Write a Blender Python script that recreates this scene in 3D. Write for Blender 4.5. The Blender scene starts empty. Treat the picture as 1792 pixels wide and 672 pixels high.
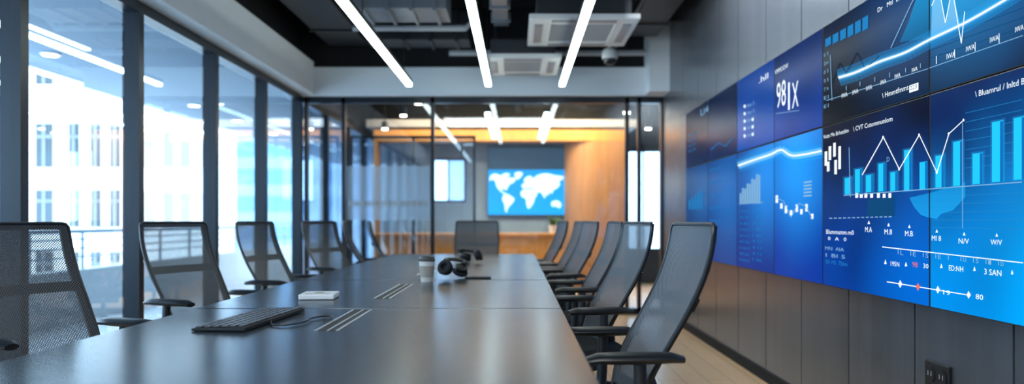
import bpy, bmesh, math, random
from mathutils import Vector, Matrix
random.seed(4)
scene = bpy.context.scene
COL = scene.collection
F = 1400.0; CX = 905.0; CY = 385.0; EYE = 1.08; TT = 0.74
PI = math.pi

# ------------------------------------------------------------------ materials
MATS = {}
def newmat(name):
    m = bpy.data.materials.new(name); m.use_nodes = True
    nt = m.node_tree; nt.nodes.clear()
    out = nt.nodes.new('ShaderNodeOutputMaterial')
    MATS[name] = m
    return m, nt, out
def pbr(name, col, rough=0.5, metal=0.0, noise=0.0, nscale=8.0, spec=0.5, bump=0.0, stretch=None, stint=None):
    m, nt, out = newmat(name)
    p = nt.nodes.new('ShaderNodeBsdfPrincipled')
    p.inputs['Base Color'].default_value = (*col, 1)
    p.inputs['Roughness'].default_value = rough
    p.inputs['Metallic'].default_value = metal
    p.inputs['Specular IOR Level'].default_value = spec
    if stint: p.inputs['Specular Tint'].default_value = (*stint, 1)
    if noise or bump:
        tc = nt.nodes.new('ShaderNodeTexCoord')
        mp = nt.nodes.new('ShaderNodeMapping')
        nz = nt.nodes.new('ShaderNodeTexNoise'); nz.inputs['Scale'].default_value = nscale
        nz.inputs['Detail'].default_value = 4
        if stretch: mp.inputs['Scale'].default_value = stretch
        nt.links.new(tc.outputs['Object'], mp.inputs['Vector'])
        nt.links.new(mp.outputs['Vector'], nz.inputs['Vector'])
        if noise:
            mx = nt.nodes.new('ShaderNodeMix'); mx.data_type = 'RGBA'
            mx.inputs['A'].default_value = (*[c*(1-noise) for c in col], 1)
            mx.inputs['B'].default_value = (*[min(1, c*(1+noise)) for c in col], 1)
            nt.links.new(nz.outputs['Fac'], mx.inputs['Factor'])
            nt.links.new(mx.outputs['Result'], p.inputs['Base Color'])
        if bump:
            b = nt.nodes.new('ShaderNodeBump'); b.inputs['Strength'].default_value = bump
            b.inputs['Distance'].default_value = 0.01
            nt.links.new(nz.outputs['Fac'], b.inputs['Height'])
            nt.links.new(b.outputs['Normal'], p.inputs['Normal'])
    nt.links.new(p.outputs[0], out.inputs[0])
    return m
def emis(name, col, s):
    m, nt, out = newmat(name)
    e = nt.nodes.new('ShaderNodeEmission'); e.inputs[0].default_value = (*col, 1); e.inputs[1].default_value = s
    nt.links.new(e.outputs[0], out.inputs[0]); return m
def veil(name, col, a):
    """constant translucent graphic"""
    m, nt, out = newmat(name)
    e = nt.nodes.new('ShaderNodeEmission'); e.inputs[0].default_value = (*col, 1)
    t = nt.nodes.new('ShaderNodeBsdfTransparent'); mx = nt.nodes.new('ShaderNodeMixShader'); mx.inputs[0].default_value = a
    nt.links.new(t.outputs[0], mx.inputs[1]); nt.links.new(e.outputs[0], mx.inputs[2])
    nt.links.new(mx.outputs[0], out.inputs[0]); return m
def fade(name, col, s, za, zb_, amin, amax):
    """translucent graphic whose opacity runs with height in the room"""
    m, nt, out = newmat(name)
    g = nt.nodes.new('ShaderNodeNewGeometry'); sx = nt.nodes.new('ShaderNodeSeparateXYZ')
    nt.links.new(g.outputs['Position'], sx.inputs[0])
    mr = nt.nodes.new('ShaderNodeMapRange'); mr.inputs['From Min'].default_value = za; mr.inputs['From Max'].default_value = zb_
    mr.inputs['To Min'].default_value = amin; mr.inputs['To Max'].default_value = amax
    nt.links.new(sx.outputs['Z'], mr.inputs['Value'])
    e = nt.nodes.new('ShaderNodeEmission'); e.inputs[0].default_value = (*col, 1); e.inputs[1].default_value = s
    t = nt.nodes.new('ShaderNodeBsdfTransparent'); mx = nt.nodes.new('ShaderNodeMixShader')
    nt.links.new(mr.outputs['Result'], mx.inputs[0]); nt.links.new(t.outputs[0], mx.inputs[1]); nt.links.new(e.outputs[0], mx.inputs[2])
    nt.links.new(mx.outputs[0], out.inputs[0]); return m
def glass(name, tint, base=0.05, top=0.8, pw=4.0, haze=0.0, hazecol=(0.6,0.7,0.8)):
    m, nt, out = newmat(name)
    t = nt.nodes.new('ShaderNodeBsdfTransparent'); t.inputs[0].default_value = (*tint, 1)
    g = nt.nodes.new('ShaderNodeBsdfGlossy'); g.inputs['Roughness'].default_value = 0.0
    g.inputs['Color'].default_value = (0.85, 0.94, 1, 1)
    lw = nt.nodes.new('ShaderNodeLayerWeight'); lw.inputs['Blend'].default_value = 0.5
    pwn = nt.nodes.new('ShaderNodeMath'); pwn.operation = 'POWER'; pwn.inputs[1].default_value = pw
    ma = nt.nodes.new('ShaderNodeMath'); ma.operation = 'MULTIPLY_ADD'; ma.inputs[1].default_value = top-base; ma.inputs[2].default_value = base
    nt.links.new(lw.outputs['Facing'], pwn.inputs[0]); nt.links.new(pwn.outputs[0], ma.inputs[0])
    mx = nt.nodes.new('ShaderNodeMixShader')
    nt.links.new(ma.outputs[0], mx.inputs[0]); nt.links.new(t.outputs[0], mx.inputs[1]); nt.links.new(g.outputs[0], mx.inputs[2])
    last = mx
    if haze:
        d = nt.nodes.new('ShaderNodeBsdfPrincipled'); d.inputs['Base Color'].default_value = (*hazecol, 1); d.inputs['Roughness'].default_value = .4
        m2 = nt.nodes.new('ShaderNodeMixShader'); m2.inputs[0].default_value = haze
        nt.links.new(mx.outputs[0], m2.inputs[1]); nt.links.new(d.outputs[0], m2.inputs[2]); last = m2
    nt.links.new(last.outputs[0], out.inputs[0]); return m
def meshfabric(name, col, per=0.010, amin=.1, amax=.7, hole=.15):
    m, nt, out = newmat(name)
    tc = nt.nodes.new('ShaderNodeTexCoord'); sx = nt.nodes.new('ShaderNodeSeparateXYZ')
    nt.links.new(tc.outputs['Object'], sx.inputs[0])
    def sn(o):
        a = nt.nodes.new('ShaderNodeMath'); a.operation = 'MULTIPLY'; a.inputs[1].default_value = 2*PI/per
        b = nt.nodes.new('ShaderNodeMath'); b.operation = 'SINE'
        nt.links.new(o, a.inputs[0]); nt.links.new(a.outputs[0], b.inputs[0]); return b
    a = sn(sx.outputs['X']); b = sn(sx.outputs['Z'])
    mu = nt.nodes.new('ShaderNodeMath'); mu.operation = 'MULTIPLY'
    nt.links.new(a.outputs[0], mu.inputs[0]); nt.links.new(b.outputs[0], mu.inputs[1])
    mr = nt.nodes.new('ShaderNodeMapRange'); mr.inputs['From Min'].default_value = -0.4; mr.inputs['From Max'].default_value = 0.8
    mr.inputs['To Min'].default_value = amin; mr.inputs['To Max'].default_value = amax
    nt.links.new(mu.outputs[0], mr.inputs['Value'])
    mc = nt.nodes.new('ShaderNodeMix'); mc.data_type = 'RGBA'
    mc.inputs['A'].default_value = (*col, 1); mc.inputs['B'].default_value = (*[c*hole for c in col], 1)
    cl = nt.nodes.new('ShaderNodeMapRange'); cl.inputs['From Min'].default_value = -.2; cl.inputs['From Max'].default_value = .4
    nt.links.new(mu.outputs[0], cl.inputs['Value']); nt.links.new(cl.outputs['Result'], mc.inputs['Factor'])
    p = nt.nodes.new('ShaderNodeBsdfPrincipled'); p.inputs['Roughness'].default_value = .5
    nt.links.new(mc.outputs['Result'], p.inputs['Base Color'])
    t = nt.nodes.new('ShaderNodeBsdfTransparent')
    mx = nt.nodes.new('ShaderNodeMixShader')
    nt.links.new(mr.outputs['Result'], mx.inputs[0]); nt.links.new(p.outputs[0], mx.inputs[1]); nt.links.new(t.outputs[0], mx.inputs[2])
    nt.links.new(mx.outputs[0], out.inputs[0]); return m
def woodfloor(name, c1, c2):
    m, nt, out = newmat(name)
    tc = nt.nodes.new('ShaderNodeTexCoord'); mp = nt.nodes.new('ShaderNodeMapping')
    mp.inputs['Rotation'].default_value = (0, 0, PI/2)
    br = nt.nodes.new('ShaderNodeTexBrick'); br.inputs['Scale'].default_value = 1.0
    br.inputs['Brick Width'].default_value = 1.2; br.inputs['Row Height'].default_value = 0.16
    br.inputs['Mortar Size'].default_value = 0.003
    br.inputs['Color1'].default_value = (*c1, 1); br.inputs['Color2'].default_value = (*c2, 1)
    br.inputs['Mortar'].default_value = (*[c*.4 for c in c1], 1)
    nz = nt.nodes.new('ShaderNodeTexNoise'); nz.inputs['Scale'].default_value = 6; nz.inputs['Detail'].default_value = 6
    mp2 = nt.nodes.new('ShaderNodeMapping'); mp2.inputs['Scale'].default_value = (6, .6, 1)
    mx = nt.nodes.new('ShaderNodeMix'); mx.data_type = 'RGBA'; mx.blend_type = 'MULTIPLY'; mx.inputs['Factor'].default_value = .25
    nt.links.new(tc.outputs['Object'], mp.inputs[0]); nt.links.new(mp.outputs[0], br.inputs[0])
    nt.links.new(tc.outputs['Object'], mp2.inputs[0]); nt.links.new(mp2.outputs[0], nz.inputs[0])
    nt.links.new(br.outputs['Color'], mx.inputs['A']); nt.links.new(nz.outputs['Color'], mx.inputs['B'])
    p = nt.nodes.new('ShaderNodeBsdfPrincipled'); p.inputs['Roughness'].default_value = .33
    nt.links.new(mx.outputs['Result'], p.inputs['Base Color'])
    nt.links.new(p.outputs[0], out.inputs[0]); return m
def screenmat(name, bot, top, h, w, glow=None, gpos=(0, 0), strength=.88):
    """emissive gradient; local y = depth along wall, local z = height"""
    m, nt, out = newmat(name)
    tc = nt.nodes.new('ShaderNodeTexCoord'); sx = nt.nodes.new('ShaderNodeSeparateXYZ')
    nt.links.new(tc.outputs['Object'], sx.inputs[0])
    mr = nt.nodes.new('ShaderNodeMapRange'); mr.inputs['From Min'].default_value = -h/2; mr.inputs['From Max'].default_value = h/2
    nt.links.new(sx.outputs['Z'], mr.inputs['Value'])
    nz = nt.nodes.new('ShaderNodeTexNoise'); nz.inputs['Scale'].default_value = 2.2; nz.inputs['Detail'].default_value = 1
    nt.links.new(tc.outputs['Object'], nz.inputs['Vector'])
    ad = nt.nodes.new('ShaderNodeMath'); ad.operation = 'MULTIPLY_ADD'; ad.inputs[1].default_value = .8; ad.inputs[2].default_value = -.4
    nt.links.new(nz.outputs['Fac'], ad.inputs[0])
    a2 = nt.nodes.new('ShaderNodeMath'); a2.operation = 'ADD'; a2.use_clamp = True
    nt.links.new(mr.outputs['Result'], a2.inputs[0]); nt.links.new(ad.outputs[0], a2.inputs[1])
    mx = nt.nodes.new('ShaderNodeMix'); mx.data_type = 'RGBA'
    mx.inputs['A'].default_value = (*bot, 1); mx.inputs['B'].default_value = (*top, 1)
    nt.links.new(a2.outputs[0], mx.inputs['Factor'])
    res = mx.outputs['Result']
    if glow:
        vm = nt.nodes.new('ShaderNodeVectorMath'); vm.operation = 'DISTANCE'
        vm.inputs[1].default_value = (0, gpos[0], gpos[1])
        nt.links.new(tc.outputs['Object'], vm.inputs[0])
        g = nt.nodes.new('ShaderNodeMapRange'); g.interpolation_type = 'SMOOTHSTEP'
        g.inputs['From Min'].default_value = .75; g.inputs['From Max'].default_value = 0.0
        nt.links.new(vm.outputs['Value'], g.inputs['Value'])
        m3 = nt.nodes.new('ShaderNodeMix'); m3.data_type = 'RGBA'
        nt.links.new(g.outputs['Result'], m3.inputs['Factor'])
        nt.links.new(res, m3.inputs['A']); m3.inputs['B'].default_value = (*glow, 1)
        res = m3.outputs['Result']
    p = nt.nodes.new('ShaderNodeBsdfPrincipled'); p.inputs['Base Color'].default_value = (.001, .0015, .003, 1)
    p.inputs['Roughness'].default_value = .2; p.inputs['Specular IOR Level'].default_value = .03
    nt.links.new(res, p.inputs['Emission Color']); p.inputs['Emission Strength'].default_value = strength
    nt.links.new(p.outputs[0], out.inputs[0]); return m

M = dict(
 table=pbr('table_top', (.024, .031, .041), .23, noise=.15, nscale=30, stretch=(1, 8, 1), spec=.9, stint=(.76, .89, 1.0)),
 tablemetal=pbr('table_metal', (.02, .02, .022), .4, .3),
 black=pbr('black_plastic', (.012, .013, .016), .42),
 frame=pbr('chair_frame_plastic', (.011, .014, .019), .34),
 fabric=pbr('seat_fabric', (.016, .018, .022), .85, bump=.3, nscale=400),
 mesh=meshfabric('mesh_fabric', (.10, .109, .125), amin=.0, amax=.60),
 meshdark=meshfabric('dense_mesh_fabric', (.15, .16, .18), amin=.0, amax=.26, hole=.05),
 floor=woodfloor('oak_floor', (.84, .58, .34), (.72, .48, .28)),
 wallpanel=pbr('dark_wall_panel', (.17, .187, .215), .27, .6, noise=.3, nscale=3, stretch=(1, 2.5, .15)),
 wallgap=pbr('panel_gap', (.006, .006, .008), .8),
 ceil=pbr('black_ceiling', (.008, .009, .012), .8, noise=.3, nscale=2),
 duct=pbr('dark_duct', (.045, .050, .060), .4, .5),
 galv=pbr('galvanised_duct', (.26, .29, .33), .4, .6, noise=.2, nscale=5),
 paint=pbr('white_paint', (.72, .75, .78), .6, noise=.03, nscale=2),
 paintgrey=pbr('grey_paint', (.42, .44, .47), .6, noise=.03, nscale=2),
 alu=pbr('dark_aluminium', (.006, .012, .021), .32, .2),
 tube=emis('led_tube', (.86, 1.0, .97), 9.0),
 led2=emis('reflected_led', (.95, .98, 1.0), 4.0),
 down=emis('downlight_lens', (1, .90, .72), 14.0),
 white=pbr('white_plastic', (.8, .81, .82), .35),
 acwhite=pbr('air_conditioner_plastic', (.60, .61, .62), .4),
 cream=pbr('paper_cup_white', (.68, .65, .60), .6),
 grille=pbr('grille_grey', (.34, .35, .37), .5),
 lid=pbr('cup_lid_dark', (.07, .065, .06), .4),
 sleeve=pbr('cup_sleeve', (.40, .35, .30), .8),
 slot=pbr('dark_slot', (.01, .01, .012), .5),
 silver=pbr('silver_strip', (.75, .78, .82), .28, .5),
 wood=pbr('honey_wood', (.60, .29, .08), .4, noise=.35, nscale=4, stretch=(5, 5, .5)),
 woodpale=pbr('pale_wood', (.40, .21, .085), .4, noise=.35, nscale=4, stretch=(6, 6, .4)),
 bluewall=pbr('blue_grey_wall', (.24, .34, .44), .25, noise=.35, nscale=1.5),
 darkwall=pbr('charcoal_wall', (.02, .025, .032), .5),
 facade=pbr('pale_render_facade', (.87, .86, .84), .8, noise=.06, nscale=.6),
 facade2=pbr('blue_glass_facade', (.34, .52, .72), .3, noise=.1, nscale=.2),
 fwin=pbr('facade_window', (.07, .08, .09), .3),
 fwin2=pbr('facade_glazing', (.18, .36, .58), .2),
 concrete=pbr('pale_concrete', (.76, .77, .78), .8, noise=.08, nscale=3),
 ceilrefl=pbr('reflected_ceiling_tone', (.13, .19, .26), .6, noise=.3, nscale=.8),  # blue-grey tone of the ceiling's reflection in the windows
 rail=pbr('rail_steel', (.28, .35, .42), .35, .7),
 glass=glass('window_glass', (.60, .78, .92), .10, .88, 2.2),
 glassdim=glass('dim_window_glass', (.20, .32, .46), .10, .88, 2.2),
 glasst=glass('partition_glass', (.74, .82, .90), .13, .8, 4.0),
 film=glass('frosted_film', (.65, .75, .85), .05, .5, 4.0, haze=.45, hazecol=(.55, .66, .78)),
 dome=pbr('smoked_dome', (.02, .02, .025), .1),
 leaf=pbr('leaf', (.06, .15, .04), .5, noise=.3, nscale=20),
 pot=pbr('white_pot', (.7, .7, .68), .4),
 gwhite=emis('graphic_white', (.85, .95, 1.0), 1.0),
 gpale=emis('graphic_pale', (.30, .56, .80), .75),
 gcyan=emis('graphic_cyan', (.02, .54, .92), .95),
 gsky=emis('graphic_sky', (.03, .30, .68), .7),
 gdeep=emis('graphic_deep', (.01, .22, .62), .7),
 gnavy=emis('graphic_navy', (.01, .10, .26), .7),
 gdim=emis('graphic_dim', (.01, .035, .07), 1),
 gred=emis('graphic_red', (.9, .18, .12), .9),
 gmap=emis('graphic_map', (.78, .97, 1.0), 1.7),
 halo=veil('graphic_halo', (.04, .42, .90), .2),
 halo2=veil('graphic_halo_bright', (.3, .7, 1.0), .4),
 gbar=veil('graphic_bar', (.02, .58, 1.0), .85),
 gpeak=veil('graphic_peak', (.30, .66, .95), .45),
 gmount=fade('graphic_mountain', (.02, .38, .74), .9, 1.72, 2.08, .05, .9),
 gmount2=fade('graphic_mountain_wide', (.05, .44, .80), .9, 1.66, 2.06, .08, .85),
 garea=fade('graphic_area', (.02, .43, .88), .9, 1.05, 1.28, .75, .35),
)

# ------------------------------------------------------------------ helpers
def obj(name, bm, mats, parent=None, smooth=False, bevel=0.0, world=True, recalc=True):
    if parent is not None and world:
        loc = Vector((0, 0, 0)); p = parent
        while p is not None: loc += p.location; p = p.parent
        bmesh.ops.translate(bm, verts=bm.verts, vec=-loc)
    if recalc: bmesh.ops.recalc_face_normals(bm, faces=bm.faces)
    me = bpy.data.meshes.new(name); bm.to_mesh(me); bm.free()
    if not isinstance(mats, (list, tuple)): mats = [mats]
    for m in mats: me.materials.append(m)
    if smooth:
        me.shade_smooth(); me.set_sharp_from_angle(angle=math.radians(40))
    o = bpy.data.objects.new(name, me); COL.objects.link(o)
    if parent is not None: o.parent = parent
    if bevel:
        b = o.modifiers.new('bevel', 'BEVEL'); b.width = bevel; b.segments = 2; b.limit_method = 'ANGLE'
    return o
def thing(name, label, cat, loc=(0, 0, 0), group=None):
    o = bpy.data.objects.new(name, None); COL.objects.link(o); o.location = loc
    o.empty_display_size = .1
    tag(o, label, cat, group); return o
def tag(o, label, cat, group=None):
    o['label'] = label; o['category'] = cat
    if group: o['group'] = group
    return o
def struct(name, bm, m, **k):
    o = obj(name, bm, m, **k); o['kind'] = 'structure'; return o
def dup(o, parent=None):
    c = o.copy(); COL.objects.link(c)
    if parent is not None: c.parent = parent
    for ch in list(o.children): dup(ch, c)
    return c
def B(): return bmesh.new()
def box(bm, x0, x1, y0, y1, z0, z1, mi=0):
    vs = [bm.verts.new((x, y, z)) for x in (x0, x1) for y in (y0, y1) for z in (z0, z1)]
    for f in ((0, 1, 3, 2), (4, 6, 7, 5), (0, 4, 5, 1), (2, 3, 7, 6), (0, 2, 6, 4), (1, 5, 7, 3)):
        bm.faces.new([vs[i] for i in f]).material_index = mi
    return bm
def bx(*a): return box(B(), *a)
def cyl(bm, c, r, h, axis='Z', seg=20, r2=None):
    mt = Matrix.Translation(c)
    if axis == 'X': mt = mt @ Matrix.Rotation(PI/2, 4, 'Y')
    if axis == 'Y': mt = mt @ Matrix.Rotation(-PI/2, 4, 'X')
    bmesh.ops.create_cone(bm, cap_ends=True, segments=seg, radius1=r, radius2=r if r2 is None else r2, depth=h, matrix=mt)
    return bm
def tube(bm, pts, r, seg=8, closed=False, flat=1.0):
    pts = [Vector(p) for p in pts]; n = len(pts); rings = []
    up = None
    for i, p in enumerate(pts):
        if closed: d = pts[(i+1) % n]-pts[i-1]
        else: d = pts[min(i+1, n-1)]-pts[max(i-1, 0)]
        d.normalize()
        if up is None:
            up = Vector((0, 0, 1)) if abs(d.z) < .9 else Vector((0, 1, 0))
        s = d.cross(up).normalized(); up = s.cross(d).normalized()
        rr = r[i] if isinstance(r, (list, tuple)) else r
        rings.append([bm.verts.new(p+(s*math.cos(2*PI*k/seg)+up*math.sin(2*PI*k/seg)*flat)*rr) for k in range(seg)])
    for i in range(n if closed else n-1):
        a, b = rings[i], rings[(i+1) % n]
        for k in range(seg): bm.faces.new((a[k], a[(k+1) % seg], b[(k+1) % seg], b[k]))
    if not closed: bm.faces.new(rings[0]); bm.faces.new(rings[-1][::-1])
    return bm
def lathe(bm, prof, c=(0, 0, 0), seg=28):
    rings = []
    for r, z in prof:
        if r < 1e-6: rings.append([bm.verts.new((c[0], c[1], c[2]+z))])
        else: rings.append([bm.verts.new((c[0]+r*math.cos(2*PI*k/seg), c[1]+r*math.sin(2*PI*k/seg), c[2]+z)) for k in range(seg)])
    for a, b in zip(rings, rings[1:]):
        for k in range(seg):
            k2 = (k+1) % seg
            if len(a) == 1 and len(b) == 1: continue
            if len(a) == 1: bm.faces.new((a[0], b[k], b[k2]))
            elif len(b) == 1: bm.faces.new((a[k], a[k2], b[0]))
            else: bm.faces.new((a[k], a[k2], b[k2], b[k]))
    return bm
def quad(bm, pts, mi=0):
    f = bm.faces.new([bm.verts.new(p) for p in pts]); f.material_index = mi; return bm
def interp(tab, z):
    if z <= tab[0][0]: return tab[0][1]
    for (a, va), (b, vb) in zip(tab, tab[1:]):
        if z <= b:
            t = (z-a)/(b-a); return va+(vb-va)*t
    return tab[-1][1]
def smoothpts(p, n=6, closed=False):
    p = [Vector(q) for q in p]; out = []; N = len(p)
    for i in range(N if closed else N-1):
        if closed: a, b, c, d = p[i-1], p[i], p[(i+1) % N], p[(i+2) % N]
        else: a, b, c, d = p[max(i-1, 0)], p[i], p[i+1], p[min(i+2, N-1)]
        for k in range(n):
            t = k/n; out.append(.5*((2*b)+(c-a)*t+(2*a-5*b+4*c-d)*t*t+(3*b-a-3*c+d)*t**3))
    if not closed: out.append(p[-1])
    return out

# ------------------------------------------------------------------ room shell
struct('floor', bx(-2.6, 3.1, -2, 14.2, -.08, 0), M['floor'])
struct('ceiling', bx(-2.7, 3.1, -2, 14.4, 3.5, 3.6), M['ceil'])
struct('wall_front', bx(-2.6, 1.8, -2.12, -2, 0, 3.5), M['paintgrey'])
struct('wall_left', bx(-2.68, -2.5, -2, 14.2, 2.5, 3.5), M['ceil'])
struct('trim_1', bx(-2.5, -2.3, -2, 9.05, 2.5, 2.87), M['paint'])
struct('trim_2', bx(-2.5, 1.45, 9.05, 9.35, 2.49, 2.81), M['paint'])
struct('wall_back', bx(-2.5, 1.67, 9.14, 9.3, 2.81, 3.5), M['ceil'])
struct('trim_3', bx(1.45, 1.67, 8.75, 9.3, 2.49, 3.25), M['paint'])
bm = B(); box(bm, 1.70, 1.80, -2, 9.3, 0, 3.5, 1)
y = -2.0
while y < 9.25:
    y1 = min(y+.67, 9.3); box(bm, 1.67, 1.7, y+.006, y1-.006, .0, 3.5, 0); y += .67
struct('wall_right', bm, [M['wallpanel'], M['wallgap']])
struct('baseboard_right', bx(1.655, 1.67, -2, 9.3, 0, .07), M['wallgap'])

# window wall
ys = [-2.0, -.1, 1.3, 2.65, 3.98, 5.22, 6.54, 7.83, 9.12, 10.4, 11.7, 13.0, 14.2]
for i, (a, b) in enumerate(zip(ys, ys[1:])):
    bm = B(); w = .033
    box(bm, -2.56, -2.45, a, a+w, 0, 2.5); box(bm, -2.56, -2.45, b-w, b, 0, 2.5)
    box(bm, -2.56, -2.45, a+w, b-w, 0, .09); box(bm, -2.56, -2.45, a+w, b-w, 2.43, 2.5)
    fr = struct('window_%d' % (i+1), bm, M['alu'])
    obj('pane', quad(B(), [(-2.5, a+w, .09), (-2.5, b-w, .09), (-2.5, b-w, 2.43), (-2.5, a+w, 2.43)]), M['glassdim'] if a > 9 else M['glass'], fr)

# glass partition at the far end
xs = [-2.42, -1.99, -.97, 1.26, 1.40, 1.67]
bm = B()
for x in xs: box(bm, x-.02, x+.02, 9.16, 9.24, 0, 2.49)
box(bm, -2.42, 1.67, 9.16, 9.24, 2.42, 2.49); box(bm, -2.42, 1.67, 9.16, 9.24, 0, .07)
part = struct('window_13', bm, M['alu'])
for a, b in zip(xs, xs[1:]):
    obj('pane', quad(B(), [(a+.022, 9.2, .07), (b-.022, 9.2, .07), (b-.022, 9.2, 2.42), (a+.022, 9.2, 2.42)]), M['glasst'], part)
obj('privacy_film', quad(B(), [(-1.96, 9.19, 1.08), (-1.0, 9.19, 1.08), (-1.0, 9.19, 1.70), (-1.96, 9.19, 1.70)]), M['film'], part)
bm = B()
for k in range(13): box(bm, -1.94+k*.07, -1.895+k*.07, 9.182, 9.186, 1.24, 1.30)
obj('film_marks', bm, M['grille'], part)

# ------------------------------------------------------------------ room beyond the partition
struct('wall_far', bx(1.78, 3.1, 13.8, 13.95, 0, .55), M['darkwall'])
bm = B(); box(bm, 1.78, 3.1, 13.8, 13.95, 2.3, 3.5); box(bm, -2.5, 1.78, 13.8, 13.95, 2.6, 3.5)
struct('wall_upper', bm, M['darkwall'])
struct('wall_side', bx(3.0, 3.1, 9.3, 13.95, 0, 3.5), M['bluewall'])
struct('wall_return', bx(1.67, 3.1, 9.3, 9.4, 0, 3.5), M['darkwall'])
bm = B()
ox0, ox1, oz0, oz1 = -1.50, -.88, 1.38, 2.15
box(bm, -2.5, ox0, 13.8, 13.95, 0, 2.6); box(bm, ox1, 1.78, 13.8, 13.95, 0, 2.6)
box(bm, ox0, ox1, 13.8, 13.95, 0, oz0); box(bm, ox0, ox1, 13.8, 13.95, oz1, 2.6)
struct('wall_recess', bm, M['bluewall'])
def simplewin(n, x0, x1, z0, z1, y, nm, film=None):
    bm = B(); w = .04
    box(bm, x0, x0+w, y-.03, y+.03, z0, z1); box(bm, x1-w, x1, y-.03, y+.03, z0, z1)
    box(bm, x0+w, x1-w, y-.03, y+.03, z0, z0+w); box(bm, x0+w, x1-w, y-.03, y+.03, z1-w, z1)
    for k in range(1, nm):
        xc = x0+(x1-x0)*k/nm; box(bm, xc-.015, xc+.015, y-.02, y+.02, z0+w, z1-w)
    fr = struct('window_%d' % n, bm, M['alu'])
    obj('pane', quad(B(), [(x0+w, y, z0+w), (x1-w, y, z0+w), (x1-w, y, z1-w), (x0+w, y, z1-w)]), M['glass'], fr)
    if film: obj('privacy_film', quad(B(), [(film[0], y-.01, z0+w), (film[1], y-.01, z0+w), (film[1], y-.01, z1-w), (film[0], y-.01, z1-w)]), M['film'], fr)
simplewin(14, ox0, ox1, oz0, oz1, 13.87, 2, (-1.2, -.92))
simplewin(15, 1.78, 3.0, .55, 2.3, 13.87, 3)
struct('trim_4', bx(-2.4, 1.9, 12.72, 13.8, 2.56, 2.68), M['paintgrey'])
# glazed screen inside the far room (extra layer of glass)
bm = B()
for x in (-2.4, -1.5, -.62): box(bm, x-.018, x+.018, 11.57, 11.63, 0, 2.3)
box(bm, -2.4, -.62, 11.57, 11.63, 2.26, 2.3)
g2 = struct('window_16', bm, M['alu'])
for a, b in ((-2.4, -1.5), (-1.5, -.62)):
    obj('pane', quad(B(), [(a+.018, 11.6, .02), (b-.018, 11.6, .02), (b-.018, 11.6, 2.26), (a+.018, 11.6, 2.26)]), M['glasst'], g2)
wp = thing('wood_portal', 'honey wood portal framing the alcove behind the glass partition', 'wall panelling', (0, 12.8, 0))
obj('header', bx(-2.29, 1.78, 12.75, 13.1, 2.34, 2.52), M['wood'], wp, bevel=.005)
obj('post', bx(-2.29, -2.24, 12.75, 13.1, 0, 2.34), M['woodpale'], wp, bevel=.005)
bm = B()   # curved timber wall: convex drum + flat
n = 14
for k in range(n):
    a0 = -PI/2+ (PI/2)*k/n; a1 = -PI/2+(PI/2)*(k+1)/n
    r = .5
    p0 = (1.28-r*math.cos(a0)*1.0, 13.25+r*math.sin(a0)); p1 = (1.28-r*math.cos(a1), 13.25+r*math.sin(a1))
    quad(bm, [(p0[0], p0[1], 0), (p1[0], p1[1], 0), (p1[0], p1[1], 2.34), (p0[0], p0[1], 2.34)])
quad(bm, [(1.28, 12.75, 0), (1.78, 12.75, 0), (1.78, 12.75, 2.34), (1.28, 12.75, 2.34)])
quad(bm, [(1.78, 12.75, 0), (1.78, 13.8, 0), (1.78, 13.8, 2.34), (1.78, 12.75, 2.34)])
obj('curved_panel', bm, M['woodpale'], wp, smooth=True)
cr = thing('reception_counter', 'long low honey wood counter with pale top under the wall screen', 'counter', (-.66, 12.3, 0))
obj('front_panel', bx(-2.15, .72, 12.1, 12.14, 0, .84), M['wood'], cr, bevel=.004)
obj('side_panel', bx(-2.15, -2.11, 12.14, 12.6, 0, .84), M['wood'], cr)
obj('side_panel', bx(.68, .72, 12.14, 12.6, 0, .84), M['wood'], cr)
obj('countertop', bx(-2.18, .75, 12.07, 12.63, .84, .88), M['wood'], cr, bevel=.005)
# wall tv with world map
YT = 13.7
def mp(x, y, d=0.0): return ((x-CX)/F*YT, YT-d, EYE+(CY-y)/F*YT)
x0, _, z1 = mp(853, 258); x1, _, z0 = mp(990, 377)
tv = thing('wall_screen', 'flat wall screen showing a pale world map on bright blue', 'screen', ((x0+x1)/2, YT, (z0+z1)/2))
obj('housing', bx(x0, x1, YT, YT+.1, z0, z1), M['black'], tv, bevel=.004)
mt = screenmat('map_screen', (.0, .62, 1.35), (.0, .48, 1.1), z1-z0, 1)
obj('screen', quad(B(), [(x0+.01, YT-.003, z0+.01), (x1-.01, YT-.003, z0+.01), (x1-.01, YT-.003, z1-.01), (x0+.01, YT-.003, z1-.01)]), mt, tv)
a0 = mp(853, 297)
mt2 = screenmat('map_screen_band', (.10, .20, .28), (.05, .10, .15), .5, 1)
obj('top_band', quad(B(), [(x0+.01, YT-.005, a0[2]), (x1-.01, YT-.005, a0[2]), (x1-.01, YT-.005, z1-.01), (x0+.01, YT-.005, z1-.01)]), mt2, tv)
conts = [
 [(857,312),(860,306),(868,304),(876,307),(884,303),(893,305),(888,310),(896,311),(903,312),(899,319),(893,322),(889,327),(886,333),(882,331),(877,332),(882,337),(888,340),(884,341),(875,334),(869,326),(867,318),(861,314),(857,317)],
 [(900,304),(908,301),(915,303),(911,310),(905,314)],
 [(881,342),(888,340),(894,343),(900,348),(897,355),(892,360),(888,366),(887,372),(884,368),(883,358),(879,349)],
 [(913,334),(919,331),(928,331),(935,334),(940,341),(936,346),(934,354),(928,363),(924,365),(921,356),(920,348),(914,345),(911,339)],
 [(914,328),(913,323),(918,321),(917,314),(923,309),(929,308),(933,312),(940,307),(950,304),(960,304),(972,307),(986,309),(983,315),(978,317),(980,323),(974,330),(969,332),(966,339),(962,336),(959,342),(956,340),(953,347),(949,340),(945,336),(940,338),(935,333),(929,329),(922,329),(918,330)],
 [(965,354),(971,351),(978,352),(982,358),(979,364),(972,361),(966,361)]]
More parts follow.
